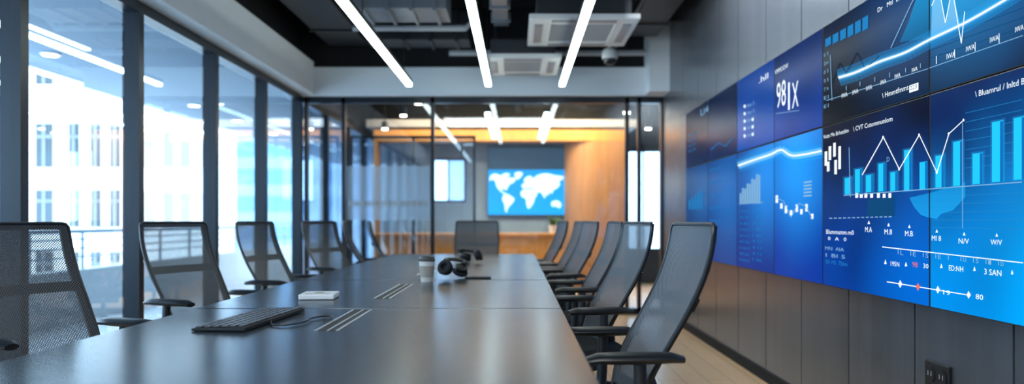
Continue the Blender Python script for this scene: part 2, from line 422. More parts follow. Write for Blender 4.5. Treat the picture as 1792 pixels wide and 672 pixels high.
for c in conts:
    sm = smoothpts([(a, b, 0) for a, b in c], 3, True)
    obj('continent', quad(B(), [mp(p.x, p.y, .008) for p in sm]), M['gmap'], tv)
# plant on counter
pp = thing('potted_plant', 'small leafy plant in a white pot at the right end of the counter', 'plant', (.55, 12.32, .88))
obj('pot', lathe(B(), [(0, .0), (.05, 0), (.065, .12), (.055, .12), (.05, .1), (0, .1)], (.55, 12.32, .88)), M['pot'], pp, smooth=True)
bm = B()
for k in range(16):
    a = k*2.4; l = .10+.1*random.random(); t = .35+.6*random.random()
    d = Vector((math.cos(a)*math.sin(t), math.sin(a)*math.sin(t), math.cos(t)))
    s = d.cross(Vector((0, 0, 1))).normalized()*.025
    p = Vector((.55, 12.32, .98))
    quad(bm, [p, p+d*l*.6+s, p+d*l*1.3, p+d*l*.6-s])
obj('leaves', bm, M['leaf'], pp)
# two glowing bars standing in for the ceiling tubes' reflections in the partition
for k, (x, lab) in enumerate(((-.36, 'left of two glowing bars standing in for tube reflections in the glass'), (.36, 'right of two glowing bars standing in for tube reflections in the glass'))):
    t = thing('tube_reflection_bar', lab, 'light', (x, 11.3, 2.38), 'tube reflection bars')
    obj('diffuser', bx(x-.03, x+.03, 9.7, 12.6, 2.36, 2.385), M['tube'], t)
    obj('housing', bx(x-.03, x+.03, 9.7, 12.6, 2.386, 2.42), M['black'], t)
    for yy in (10.0, 12.3): obj('cable', cyl(B(), (x, yy, 2.96), .004, 1.08), M['black'], t)
# small warm spots hanging in the far room
spots = [(-2.0, 10.2, 2.62), (-1.55, 10.9, 2.5), (-1.95, 11.8, 2.42), (-1.25, 10.1, 2.55), (1.45, 10.6, 2.5), (1.9, 11.6, 2.4), (2.3, 12.6, 2.45)]
for k, (x, yy, z) in enumerate(spots):
    t = thing('spot_light', 'small warm ceiling spot behind the glass partition, %s from the left' % ['second', 'third', 'first', 'fourth', 'fifth', 'sixth', 'seventh'][k], 'light', (x, yy, z), 'warm spots behind the glass')
    obj('can', cyl(B(), (x, yy, z+.06), .05, .1), M['black'], t)
    obj('lens', cyl(B(), (x, yy, z), .042, .018), M['down'], t)
    obj('stem', cyl(B(), (x, yy, (z+.11+3.5)/2), .008, 3.5-z-.11, seg=8), M['black'], t)

# ------------------------------------------------------------------ outside
struct('floor_balcony', bx(-5.1, -2.6, -3, 22, -.2, -.06), M['concrete'])
struct('wall_parapet', bx(-5.1, -4.9, -3, 22, -.06, .52), M['concrete'])
bm = bx(-4.9, -2.68, -3, 22, 2.58, 2.75); struct('reflected_ceiling', bm, M['ceilrefl'])  # slab outside standing in for the ceiling's reflection in the window glass
rl = thing('balcony_railing', 'slender steel balcony railing along the white parapet outside the windows', 'railing', (-5, 9, .52))
obj('top_rail', tube(B(), [(-5, -3, .95), (-5, 22, .95)], .025), M['rail'], rl)
for zz in (.66, .76, .86): obj('mid_rail', tube(B(), [(-5, -3, zz), (-5, 22, zz)], .010), M['rail'], rl)
for k in range(25): obj('post', cyl(B(), (-5, -2.8+1.0*k, .735), .018, .43, seg=10), M['rail'], rl)
sl = obj('reflection_strip', bx(-3.78, -3.73, -1, 7.0, 2.562, 2.579), M['led2']); tag(sl, 'thin bright strip outside the windows, standing in for an LED reflection', 'light')  # glowing strip added in place of an LED reflection in the windows
dn = ['nearest the camera', 'second from the camera', 'third from the camera', 'fourth from the camera', 'fifth from the camera', 'farthest from the camera']
for k, yy in enumerate((7.2, 8.8, 10.4, 12.0, 13.8, 15.6)):  # glowing discs placed outside instead of lamp reflections in the glass
    t = thing('reflection_disc', 'round glowing disc standing in for a lamp reflection in the glass, '+dn[k], 'light', (-4.2, yy, 2.58), 'lamp reflection discs')
    obj('trim_ring', cyl(B(), (-4.2, yy, 2.572), .085, .014), M['white'], t)
    obj('lens', cyl(B(), (-4.2, yy, 2.561), .065, .008), M['down'], t)
YB = 45.0
def bp(x, y): return ((x-CX)/F*YB, EYE+(CY-y)/F*YB)
ob = thing('office_building', 'pale rendered building with rows of dark windows seen through nearest window', 'building', (-22, YB, -8))
xa, _ = bp(-420, 0); xb, _ = bp(216, 0); _, zt = bp(0, 20); xc, _ = bp(326, 0); _, zt2 = bp(0, 188)
obj('tall_wing', bx(xa, xb, YB, YB+8, -8, zt), M['facade'], ob)
obj('low_wing', bx(xb, xc, YB+1.5, YB+8, -8, zt2), M['facade'], ob)
for yy in (172, 310, 420):
    _, zc = bp(0, yy); obj('ledge', bx(xa, xb+.1, YB-.45, YB, zc, zc+.35), M['facade'], ob)
for cx_ in (-330, -250, -170, -90, -10, 78, 130, 168, 202):
    for r0, r1 in ((60, 150), (216, 294), (332, 398), (440, 510)):
        hw = 15 if cx_ < 120 else 9
        a, zz1 = bp(cx_-hw, r0); b, zz0 = bp(cx_+hw, r1)
        wn = obj('window', bx(a, b, YB-.06, YB+.02, zz0, zz1), M['fwin'], ob)
        obj('sill', bx(a-.15, b+.15, YB-.3, YB-.06, zz0-.18, zz0), M['facade'], wn)
        obj('mullion', bx((a+b)/2-.05, (a+b)/2+.05, YB-.12, YB-.06, zz0, zz1), M['grille'], wn)
        obj('transom', bx(a, b, YB-.12, YB-.06, zz0+(zz1-zz0)*.68, zz0+(zz1-zz0)*.72), M['grille'], wn)
for cx_ in (240, 275, 305):
    for r0, r1 in ((225, 290), (335, 400)):
        a, zz1 = bp(cx_-9, r0); b, zz0 = bp(cx_+9, r1)
        obj('window', bx(a, b, YB+1.42, YB+1.52, zz0, zz1), M['grille'], ob)
YB = 70.0
ob2 = thing('glass_tower', 'blue glazed building farther off behind the pale building', 'building', (-24, YB, -8))
xa, zt = bp(335, 180); xb, _ = bp(640, 0)
obj('facade', bx(xa, xb, YB, YB+10, -8, zt), M['facade2'], ob2)
for r in range(5):
    a, zz1 = bp(345, 200+r*48); b, zz0 = bp(630, 226+r*48)
    obj('window_band', bx(a, b, YB-.1, YB+.05, zz0, zz1), M['fwin2'], ob2)

# ------------------------------------------------------------------ ceiling services
TZ = 2.53
for x, lab in ((-1.16, 'long linear LED light on the window side of the ceiling'), (-.31, 'middle one of the three long linear LED ceiling lights'), (.483, 'long linear LED light nearest the video wall, crossing the air conditioner')):
    t = thing('linear_light', lab, 'light', (x, 6, TZ), 'three linear ceiling lights')
    bm = B(); box(bm, x-.029, x+.029, 3.4, 8.6, TZ-.016, TZ+.022)
    obj('diffuser', bm, M['tube'], t, bevel=.008)
    obj('housing', bx(x-.03, x+.03, 3.4, 8.6, TZ+.023, TZ+.06), M['black'], t)
    for yy in (4.0, 6.0, 8.2): obj('cable', cyl(B(), (x, yy, (TZ+.06+3.5)/2), .004, 3.5-TZ-.06, seg=8), M['black'], t)
def cassette(x0, x1, y0, y1, z, lab):
    t = thing('ceiling_air_conditioner', lab, 'air conditioner', ((x0+x1)/2, (y0+y1)/2, z), 'ceiling air conditioners')
    obj('body', bx(x0+.06, x1-.06, y0+.06, y1-.06, z+.045, z+.2), M['duct'], t, bevel=.01)
    bm = B(); m = .19
    box(bm, x0, x1, y0, y0+m, z, z+.045); box(bm, x0, x1, y1-m, y1, z, z+.045)
    box(bm, x0, x0+m, y0+m, y1-m, z, z+.045); box(bm, x1-m, x1, y0+m, y1-m, z, z+.045)
    obj('fascia', bm, M['acwhite'], t, bevel=.006)
    bm = B(); k = y0+m+.01
    while k < y1-m-.02:
        box(bm, x0+m, x1-m, k, k+.022, z+.006, z+.022); k += .052
    obj('grille', bm, M['grille'], t)
    obj('filter', bx(x0+m, x1-m, y0+m, y1-m, z+.03, z+.045), M['slot'], t)
    v = .05
    for a in ((x0+m, x1-m, y0+v, y0+v+.07), (x0+m, x1-m, y1-v-.07, y1-v), (x0+v, x0+v+.07, y0+m, y1-m), (x1-v-.07, x1-v, y0+m, y1-m)):
        obj('vane', bx(a[0], a[1], a[2], a[3], z-.008, z-.0005), M['galv'], t, bevel=.002)
    for xx in (x0+.1, x1-.1):
        for yy in (y0+.1, y1-.1): obj('hanger_rod', cyl(B(), (xx, yy, (z+.2+3.5)/2), .006, 3.5-z-.2, seg=8), M['black'], t)
cassette(.10, 1.02, 6.6, 7.65, 2.74, 'larger white cassette air conditioner nearer the camera, crossed by the right linear light')
cassette(-.32, .43, 7.70, 8.65, 2.64, 'smaller white cassette air conditioner farther back above the glass partition')
def duct(name, lab, a, m=M['duct'], cat='duct'):
    t = thing(name, lab, cat, ((a[0]+a[1])/2, (a[2]+a[3])/2, a[4]))
    obj('body', bx(*a), m, t, bevel=.008)
    n = 4; along_y = (a[3]-a[2]) > (a[1]-a[0])
    for k in range(n):
        if along_y:
            yy = a[2]+(a[3]-a[2])*(k+.5)/n; obj('flange', bx(a[0]-.02, a[1]+.02, yy-.015, yy+.015, a[4]-.02, a[5]+.02), m, t)
        else:
            xx = a[0]+(a[1]-a[0])*(k+.5)/n; obj('flange', bx(xx-.015, xx+.015, a[2]-.02, a[3]+.02, a[4]-.02, a[5]+.02), m, t)
    for u in (.25, .75):
        obj('hanger_rod', cyl(B(), (a[0]+(a[1]-a[0])*u, (a[2]+a[3])/2, (a[5]+3.5)/2), .008, 3.5-a[5], seg=8), M['black'], t)
duct('air_duct', 'long dark rectangular air duct running above the window-side beam', (-2.1, -1.65, 3.0, 8.9, 3.02, 3.28))
duct('air_duct', 'grey galvanised cross duct between left and middle linear lights', (-1.45, -.62, 7.0, 7.5, 2.93, 3.22), M['galv'])
duct('air_duct', 'dark cross duct just in front of the bulkhead on the left', (-1.58, -.5, 8.3, 8.7, 2.95, 3.25))
duct('air_duct', 'short grey duct box near the middle linear light', (-.95, -.55, 5.8, 6.6, 3.0, 3.22), M['galv'])
duct('air_duct', 'dark duct running above the video wall side', (1.15, 1.5, 4.0, 8.6, 3.05, 3.28))
duct('air_duct', 'dark cross duct high between middle and right linear lights', (-.2, .95, 5.3, 5.7, 2.98, 3.24))
duct('cable_tray', 'narrow grey cable tray running lengthwise beside the middle linear light', (-.22, -.08, 5.75, 7.6, 2.92, 2.97), M['galv'], 'cable tray')
for k, yy in enumerate((4.6, 5.05, 6.85, 8.05)):
    struct('trim_%d' % (5+k), bx(-2.5, 1.67, yy, yy+.12, 3.34, 3.5), M['duct'])
def pipe(lab, pts, r, m, rods):
    t = thing('ceiling_pipe', lab, 'pipe', pts[0]); obj('pipe_run', tube(B(), pts, r, 12), m, t, smooth=True)
    for p in rods: obj('hanger_rod', cyl(B(), (p[0], p[1], (p[2]+3.5)/2), .006, 3.5-p[2], seg=8), M['black'], t)
pipe('pale horizontal pipe crossing below the ceiling in front of the bulkhead', [(-.75, 8.85, 2.93), (1.42, 8.85, 2.93)], .035, M['paintgrey'], [(-.4, 8.85, 2.93), (1.2, 8.85, 2.93)])
pipe('grey pipe running lengthwise between middle and right linear lights', [(.02, 3.5, 3.12), (.02, 5.2, 3.12)], .05, M['galv'], [(.02, 4.3, 3.12), (.02, 5.0, 3.12)])
pipe('grey pipe running lengthwise above the window-side linear light', [(-1.3, 3.5, 3.18), (-1.3, 6.9, 3.18)], .045, M['galv'], [(-1.3, 4.2, 3.18), (-1.3, 6.4, 3.18)])
pipe('thin dark conduit beside the duct above the video wall', [(1.06, 6.3, 2.96), (1.06, 8.6, 2.96)], .03, M['duct'], [(1.06, 6.5, 2.96), (1.06, 8.3, 2.96)])
pipe('grey pipe crossing above the larger air conditioner', [(-.5, 6.72, 3.27), (1.1, 6.72, 3.27)], .03, M['galv'], [(-.42, 6.72, 3.27), (.9, 6.72, 3.27)])
pipe('pale pipe crossing low between the left beam and the middle light', [(-1.6, 7.8, 2.95), (-.5, 7.8, 2.95), (-.42, 7.8, 3.03), (-.42, 7.8, 3.3)], .03, M['paintgrey'], [(-1.4, 7.8, 2.95), (-.7, 7.8, 2.95)])
dc = thing('dome_camera', 'small white dome camera hanging beside the larger air conditioner', 'camera', (.91, 7.85, 2.66))
obj('stem', cyl(B(), (.91, 7.85, 3.12), .02, .76), M['acwhite'], dc)
obj('housing', lathe(B(), [(0, .1), (.05, .1), (.075, .07), (.08, .02), (.075, .0), (0, .0)], (.91, 7.85, 2.66)), M['acwhite'], dc, smooth=True)
obj('dome', lathe(B(), [(.062, -.001), (.058, -.03), (.04, -.055), (0, -.066)], (.91, 7.85, 2.66)), M['dome'], dc, smooth=True)

# ------------------------------------------------------------------ table
XL, XR = -1.24, .172
tb = thing('conference_table', 'long dark conference table with seamed top down the middle of the room', 'table', (-.535, 4.8, 0))
sec = [1.5, 3.07, 4.54, 6.1, 8.0]
for a, b in zip(sec, sec[1:]):
    obj('tabletop', bx(XL, XR, a+.007, b-.007, TT-.032, TT), M['table'], tb, bevel=.004)
for yy in (1.8, 3.07, 4.54, 6.1, 7.6):
    for xx in (-.90, -.30):
        obj('leg', bx(xx-.04, xx+.04, yy-.04, yy+.04, 0, TT-.08), M['tablemetal'], tb, bevel=.004)
    obj('crossbar', bx(-1.1, -.2, yy-.04, yy+.04, TT-.08, TT-.034), M['tablemetal'], tb)
for a, b in ((2.45, 3.02), (3.46, 4.22), (4.95, 5.6)):
    xm = -.585
    cs = obj('cable_slot', bx(xm-.038, xm+.038, a, b, TT-.001, TT+.0008), M['slot'], tb)
    for k, hw in ((-.033, .0045), (.004, .003), (.033, .0045)): obj('strip', bx(xm+k-hw, xm+k+hw, a, b, TT+.0009, TT+.0018), M['silver'], cs)

def tpos(x, y):
    Z = F*(EYE-TT)/(y-CY); return Vector(((x-CX)/F*Z, Z, TT))
TL = TT+.0015
# keyboard
kb = thing('keyboard', 'black keyboard with a thin cable on the near section of table', 'keyboard', (-.89, 2.70, TL))
kb.rotation_euler = (0, 0, math.radians(-4))
bm = B(); box(bm, -.085, .085, -.27, .27, .0, .008)
for v in bm.verts:
    if v.co.z > .006 and v.co.x > 0: v.co.z += .006
obj('body', bm, M['slot'], kb, bevel=.003, world=False)
key = None
kmat = pbr('key_plastic', (.085, .092, .105), .35)
rows = 6; cols = 15
for r in range(rows):
    for c in range(cols):
        if r == 0 and 4 <= c <= 8 and c != 6: continue
        if key is None:
            bm = B(); box(bm, -.0098, .0098, -.0138, .0138, 0, .005)
            key = obj('key', bm, kmat, kb, world=False, bevel=.0015); k = key
        else:
            k = key.copy(); COL.objects.link(k); k.parent = kb
        xx = -.067+r*.027; k.location = (xx, -.245+c*.035, .0083+(xx+.085)*.035)
        k.rotation_euler = (0, -.035, 0)
        if r == 0 and c == 6: k.scale = (1, 5.6, 1)
pts = [(.08, -.05, .007), (.115, -.13, .004), (.165, -.14, .004), (.20, -.05, .005), (.19, .04, .005), (.235, .10, .005), (.26, .02, .005), (.262, -.06, .005)]
obj('cable', tube(B(), smoothpts(pts), .0028, 6), M['black'], kb, world=False)
# white box
wb = thing('white_card_box', 'small flat white box with a dark mark lying on the table', 'box', (-.86, 3.48, TL))
wb.rotation_euler = (0, 0, .08)
obj('body', bx(-.075, .075, -.085, .085, 0, .022), M['white'], wb, world=False, bevel=.004)
bm = B(); cyl(bm, (0, 0, .0226), .022, .001); obj('round_mark', bm, M['sleeve'], wb, world=False)
obj('printed_line', bx(-.05, .05, -.06, -.05, .0222, .023), M['sleeve'], wb, world=False)
# cup
c = tpos(747, 493)
cup = thing('coffee_cup', 'takeaway paper coffee cup with dark lid and brownish sleeve on the table', 'cup', c)
obj('cup_body', lathe(B(), [(0, 0), (.032, 0), (.033, .004), (.044, .118), (0, .118)]), M['cream'], cup, world=False, smooth=True)
obj('sleeve', lathe(B(), [(.0355, .026), (.0368, .026), (.0428, .088), (.0415, .088)]), M['sleeve'], cup, world=False, smooth=True)
obj('lid', lathe(B(), [(.0455, .114), (.047, .116), (.047, .123), (.043, .126), (.041, .138), (.036, .14), (.033, .134), (0, .134)]), M['lid'], cup, world=False, smooth=True)
# headphones
hp = thing('headphones', 'black over-ear headphones lying on the table right of the cup', 'headphones', (-.37, 4.66, TL))
def earcup(cx, cy, cz, rot, par):
    mt = Matrix.Translation((cx, cy, cz)) @ Matrix.Rotation(rot[2], 4, 'Z') @ Matrix.Rotation(rot[0], 4, 'X')
    bm = B(); lathe(bm, [(0, .016), (.03, .016), (.038, .008), (.04, -.004), (.036, -.012), (0, -.012)]); bmesh.ops.transform(bm, matrix=mt, verts=bm.verts)
    e = obj('earcup', bm, M['black'], par, world=False, smooth=True)
    bm = B(); tube(bm, [(.033*math.cos(a*PI/10), .033*math.sin(a*PI/10), .024) for a in range(20)], .014, 10, closed=True); bmesh.ops.transform(bm, matrix=mt, verts=bm.verts)
    obj('ear_cushion', bm, M['fabric'], e, world=False, smooth=True)
    bm = B(); cyl(bm, (0, 0, -.013), .02, .004); bmesh.ops.transform(bm, matrix=mt, verts=bm.verts)
    obj('cap', bm, M['tablemetal'], e, world=False, smooth=True)
earcup(-.038, -.03, .057, (math.radians(66), 0, -.45), hp)
earcup(.042, .03, .056, (math.radians(-150), 0, .6), hp)
pts = smoothpts([(-.045, .0, .094), (-.048, .05, .104), (-.015, .085, .106), (.03, .09, .10), (.062, .07, .09), (.055, .04, .078)])
obj('headband', tube(B(), pts, .015, 10, flat=.7), M['black'], hp, world=False, smooth=True)
ph = thing('phone', 'flat black phone lying beside the headphones', 'phone', (-.225, 4.62, TL))
obj('body', bx(-.075, .075, -.04, .04, 0, .010), M['black'], ph, world=False, bevel=.004)
obj('glass_face', bx(-.07, .07, -.036, .036, .0101, .0112), M['dome'], ph, world=False)
h2 = dup(hp); h2.location = (-.36, 6.3, TL); h2.rotation_euler = (0, 0, 1.9)
h2['label'] = 'second pair of black headphones farther down the table'

# ------------------------------------------------------------------ chairs (front = -Y)
PY = [(.50, .105), (.56, .12), (.62, .145), (.68, .178), (.74, .213), (.80, .247), (.86, .277), (.92, .301), (.98, .318), (1.04, .328), (1.08, .331)]
WX = [(.50, .190), (.56, .207), (.65, .222), (.78, .232), (.92, .232), (1.02, .228), (1.08, .222)]
def bpnt(u, z, off=0.0):
    return Vector((u*interp(WX, z), interp(PY, z)-.03*u*u+off, z))
def slab(bm, u0, u1, z0, z1, o0, o1, nu=4, nz=12):
    A = []; Bk = []
    for j in range(nz+1):
        z = z0+(z1-z0)*j/nz
        A.append([bm.verts.new(bpnt(u0+(u1-u0)*i/nu, z, o0)) for i in range(nu+1)])
        Bk.append([bm.verts.new(bpnt(u0+(u1-u0)*i/nu, z, o1)) for i in range(nu+1)])
    for j in range(nz):
        for i in range(nu):
            bm.faces.new((A[j][i], A[j][i+1], A[j+1][i+1], A[j+1][i])); bm.faces.new((Bk[j][i], Bk[j+1][i], Bk[j+1][i+1], Bk[j][i+1]))
        bm.faces.new((A[j][0], A[j+1][0], Bk[j+1][0], Bk[j][0])); bm.faces.new((A[j][nu], Bk[j][nu], Bk[j+1][nu], A[j+1][nu]))
    for i in range(nu):
        bm.faces.new((A[0][i], Bk[0][i], Bk[0][i+1], A[0][i+1])); bm.faces.new((A[nz][i], A[nz][i+1], Bk[nz][i+1], Bk[nz][i]))
def make_chair(bordered):
    t = thing('office_chair', 'x', 'chair', (0, 0, 0), 'mesh office chairs')
    bm = B(); nu, nz = 10, 24; G = []
    ZT = 1.062
    for j in range(nz+1):
        z = .51+(ZT-.51)*j/nz; G.append([bm.verts.new(bpnt(-1+2*i/nu, z)) for i in range(nu+1)])
    for j in range(nz):
        for i in range(nu): bm.faces.new((G[j][i], G[j][i+1], G[j+1][i+1], G[j+1][i]))
    obj('mesh_back', bm, M['mesh'] if bordered else M['meshdark'], t, smooth=True, recalc=False)
    bm = B()
    ui = .88 if bordered else .94
    slab(bm, -1.0, -ui, .50, ZT, .006, .016); slab(bm, ui, 1.0, .50, ZT, .006, .016)
    slab(bm, -ui, ui, ZT-(.02 if bordered else .012), ZT, .006, .016, 8, 2)
    slab(bm, -ui, ui, .50, .54, .006, .018, 8, 2)
    path = [bpnt(-1.0, .50+(ZT-.512)*k/20, .003) for k in range(21)]
    path += [bpnt(-.965, ZT+.001, .003)]+[bpnt(-.9+1.8*k/10, ZT+.004, .003) for k in range(11)]+[bpnt(.965, ZT+.001, .003)]
    path += [bpnt(1.0, .50+(ZT-.512)*k/20, .003) for k in range(20, -1, -1)]
    tube(bm, path, .0072, 8)
    obj('back_frame', bm, M['frame'], t, smooth=True)
    bm = B(); slab(bm, -ui, ui, .80, .838, .008, .024, 8, 3)
    obj('lumbar_bar', bm, M['frame'], t, smooth=True)
    obj('back_support', tube(B(), smoothpts([(0, .145, .56), (0, .16, .50), (0, .13, .44), (0, .02, .41)]), [.032]*18+[.03], 10), M['frame'], t, smooth=True)
    bm = B(); rings = []; n = 32
    for s, z in ((.86, .425), (.96, .432), (1, .45), (1, .472), (.96, .488), (.86, .496), (.5, .497)):
        ring = []
        for k in range(n):
            a = 2*PI*k/n; ca, sa = math.cos(a), math.sin(a)
            r = 1/((abs(ca)**4+abs(sa)**4)**.25)
            yy = -.03+sa*r*.24*s; dz = -.02*max(0, (-.18-yy)/.09)
            ring.append(bm.verts.new((ca*r*.245*s, yy, z+dz)))
        rings.append(ring)
    for a, b in zip(rings, rings[1:]):
        for k in range(n): bm.faces.new((a[k], a[(k+1) % n], b[(k+1) % n], b[k]))
    bm.faces.new(rings[0]); bm.faces.new(rings[-1])
    obj('seat', bm, M['fabric'], t, smooth=True)
    obj('tilt_mechanism', bx(-.1, .1, -.14, .12, .375, .428), M['frame'], t, bevel=.012)
    for s in (-1, 1):
        bm = B(); pts = [(s*.285, -.10+.29*k/8, .668+(.006 if 0 < k < 8 else 0)) for k in range(9)]
        tube(bm, pts, [.026, .038, .041, .042, .042, .042, .041, .038, .026], 12, flat=.42)
        ar = obj('armrest', bm, M['frame'], t, smooth=True)
        obj('arm_post', tube(B(), smoothpts([(s*.285, .06, .655), (s*.287, .06, .56), (s*.275, .05, .45), (s*.20, .02, .405), (s*.09, 0, .40)]), .019, 10), M['frame'], ar, smooth=True)
    obj('gas_column', cyl(cyl(B(), (0, 0, .30), .018, .16), (0, 0, .16), .028, .16), M['black'], t, smooth=True)
    obj('hub', cyl(B(), (0, 0, .09), .042, .06), M['black'], t, smooth=True, bevel=.006)
    for k in range(5):
        a = 2*PI*k/5+.3; ca, sa = math.cos(a), math.sin(a)
        obj('base_leg', tube(B(), [(ca*.03, sa*.03, .095), (ca*.16, sa*.16, .088), (ca*.29, sa*.29, .07)], [.026, .022, .016], 8, flat=.7), M['black'], t, smooth=True)
        bm = B()
        for q in (-.014, .014):
            cc = Vector((ca*.285-sa*q, sa*.285+ca*q, .03))
            mt = Matrix.Translation(cc) @ Matrix.Rotation(a, 4, 'Z') @ Matrix.Rotation(PI/2, 4, 'X')
            bmesh.ops.create_cone(bm, cap_ends=True, segments=16, radius1=.03, radius2=.03, depth=.018, matrix=mt)
        obj('caster', bm, M['black'], t, smooth=True)
    return t
protos = {True: make_chair(True), False: make_chair(False)}; used = set()
def place(bx_, by_, face, label, group, bordered):
    """(bx_,by_) = top of backrest centre, face = heading of the seat front in degrees (0 = +X)"""
    a = math.radians(face); d = Vector((math.cos(a), math.sin(a)))
    c = dup(protos[bordered]) if bordered in used else protos[bordered]; used.add(bordered)
    c.location = (bx_+d.x*.33, by_+d.y*.33, 0)
    c.rotation_euler = (0, 0, a+PI/2)
    c['label'] = label; c['group'] = group
R = 'mesh chairs on the video wall side'; L = 'mesh chairs on the window side'
place(.605, 2.66, 185, 'black mesh office chair nearest the camera on the video wall side', R, False)
place(.61, 3.90, 189, 'second black mesh chair from the camera on the video wall side', R, False)
place(.63, 4.95, 184, 'third black mesh chair from the camera on the video wall side', R, False)
place(.585, 6.15, 190, 'fourth black mesh chair from the camera on the video wall side', R, False)
place(.565, 7.00, 184, 'fifth black mesh chair from the camera on the video wall side', R, False)
place(.47, 7.80, 188, 'farthest black mesh chair on the video wall side', R, False)
place(-1.92, 3.02, -23, 'black mesh office chair nearest the camera on the window side', L, True)
place(-1.865, 4.31, -23, 'black mesh chair second from the camera on the window side', L, True)
place(-1.83, 5.52, -14, 'black mesh chair third from the camera on the window side', L, True)
place(-1.75, 7.00, -25, 'black mesh chair fourth from the camera on the window side', L, True)
place(-1.72, 7.90, 8, 'fifth chair on the window side, seen nearly edge-on near table end', L, True)
place(-1.62, 8.62, 14, 'farthest chair on the window side, just before the glass partition', L, True)
place(-.43, 8.62, -90, 'black mesh chair at the far head of the table, facing the camera', 'head chair', False)

# ------------------------------------------------------------------ wall socket
so = thing('wall_socket', 'black double power socket low on the dark panelled wall', 'socket', (1.67, 3.16, .46))
obj('plate', bx(1.655, 1.67, 3.07, 3.25, .41, .515), M['black'], so, bevel=.004)
for yy in (3.117, 3.203):
    s_ = obj('outlet', cyl(B(), (1.6535, yy, .463), .034, .004, 'X', 24), M['frame'], so)
    for q in (-.012, .012): obj('slot', bx(1.6505, 1.6514, yy+q-.002, yy+q+.002, .458, .476), M['paintgrey'], s_)

# ------------------------------------------------------------------ video wall
XS = 1.62
cb = [2.04, 3.141, 4.239, 5.04, 5.891, 6.79, 7.688]
zb = [EYE-.213*XS, EYE+.305*XS, EYE+.632*XS]
def sp(x, y, d): return Vector((XS-d, F*XS/(x-CX), EYE+(CY-y)*XS/(x-CX)))
BK = {}; CALL = [0]
def cell(x, y):
    p = sp(x, y, 0)
    c = next((i for i in range(6) if p.y <= cb[i+1]), 5)
    return c, (1 if p.z > zb[1] else 0)
def bucket(x, y, nm, mat, force=None):
    k = force or cell(x, y)
    d = BK.setdefault(k, {})
    kk = (nm, mat, CALL[0])
    if kk not in d: d[kk] = B()
    return d[kk]
def rect(nm, x0, x1, y0, y1, mat, d=.002):
    CALL[0] += 1
    s0 = (CY-y0)/(((x0+x1)/2)-CX); s1 = (CY-y1)/(((x0+x1)/2)-CX)
    bm = bucket((x0+x1)/2, (y0+y1)/2, nm, mat)
    quad(bm, [sp(x0, CY-s1*(x0-CX), d), sp(x1, CY-s1*(x1-CX), d), sp(x1, CY-s0*(x1-CX), d), sp(x0, CY-s0*(x0-CX), d)])
def poly(nm, pts, mat, d=.0015, force=None):
    CALL[0] += 1
    cx = sum(p[0] for p in pts)/len(pts); cy = sum(p[1] for p in pts)/len(pts)
    quad(bucket(cx, cy, nm, mat, force), [sp(x, y, d) for x, y in pts])
SEAMS = [1290, 1355, 1440, 1627]
def line(nm, pts, w, mat, d=.003):
    CALL[0] += 1
    pp_ = [pts[0]]
    for a, b in zip(pts, pts[1:]):
        cut = sorted([s for s in SEAMS if min(a[0], b[0]) < s < max(a[0], b[0])], key=lambda s: abs(s-a[0]))
        for s in cut: pp_.append((s, a[1]+(b[1]-a[1])*(s-a[0])/(b[0]-a[0])))
        pp_.append(b)
    for a, b in zip(pp_, pp_[1:]):
        v = Vector((b[0]-a[0], b[1]-a[1])); l = v.length
        if l < 1e-4: continue
        n = Vector((-v.y, v.x))/l*w/2
        bm = bucket((a[0]+b[0])/2, (a[1]+b[1])/2, nm, mat)
        quad(bm, [sp(a[0]+n.x, a[1]+n.y, d), sp(b[0]+n.x, b[1]+n.y, d), sp(b[0]-n.x, b[1]-n.y, d), sp(a[0]-n.x, a[1]-n.y, d)])
def pline(nm, x0, x1, yat0, w, mat, d=.003):
    s = (CY-yat0)/(x0-CX); line(nm, [(x0, yat0), (x1, CY-s*(x1-CX))], w, mat, d)
def dot(nm, x, y, r, mat, d=.0035):
    CALL[0] += 1
    quad(bucket(x, y, nm, mat), [sp(x+r*.6*math.cos(a*PI/6), y+r*math.sin(a*PI/6), d) for a in range(12)])
def T(s, x0, y0, x1, h, mat='gwhite', d=.003):
    CALL[0] += 1
    cu = bpy.data.curves.new('t', 'FONT'); cu.body = s; cu.resolution_u = 2
    o = bpy.data.objects.new('t', cu); COL.objects.link(o)
    bpy.context.view_layer.update()
    me = o.to_mesh()
    xs_ = [v.co.x for v in me.vertices]; ys_ = [v.co.y for v in me.vertices]
    if xs_:
        a, b = min(xs_), max(xs_); top = max(max(ys_), .3)
        P0 = sp(x0, y0, d); P1 = sp(x1, y0, d); hm = h*XS/(x0-CX)
        sx_ = (P0.y-P1.y)/(b-a)
        bm = bucket((x0+x1)/2, y0-h/2, 'lettering', mat)
        vm = [bm.verts.new((XS-d, P0.y-(v.co.x-a)*sx_, P0.z+v.co.y/top*hm)) for v in me.vertices]
        for p in me.polygons:
            try: bm.faces.new([vm[i] for i in p.vertices])
            except ValueError: pass
    o.to_mesh_clear(); bpy.data.objects.remove(o); bpy.data.curves.remove(cu)

# --- lower, near two columns
for (x0, x1, y0, y1) in ((1479,1491,311,340),(1497,1509,296,337),(1516,1529,306,336),(1538,1550,286,335),(1559,1571,301,334),(1583,1596,262,334),(1610,1624,283,331),(1638,1653,272,328),(1669,1686,247,325),(1703,1721,268,322),(1737,1757,212,318),(1775,1795,205,314)):
    rect('bar', x0, x1, y0, y1, 'gbar'); rect('bar_shade', x0+(x1-x0)*.72, x1, y0, y1, 'gdeep', .0026)
    if x0 > 1630 or x1 < 1620: rect('bar_glow', x0-3, x1+3, y0-3, y1+2, 'halo', .0017)
poly('area_chart', [(1592,346),(1626,338),(1626,381),(1612,376),(1600,362)], 'garea', force=(1, 0))
poly('area_chart', [(1628,338),(1690,318),(1690,345),(1668,368),(1648,374),(1640,383),(1628,381)], 'garea', force=(0, 0))
poly('area_chart', [(1518,350),(1566,344),(1566,378),(1518,378)], 'gnavy', force=(1, 0))
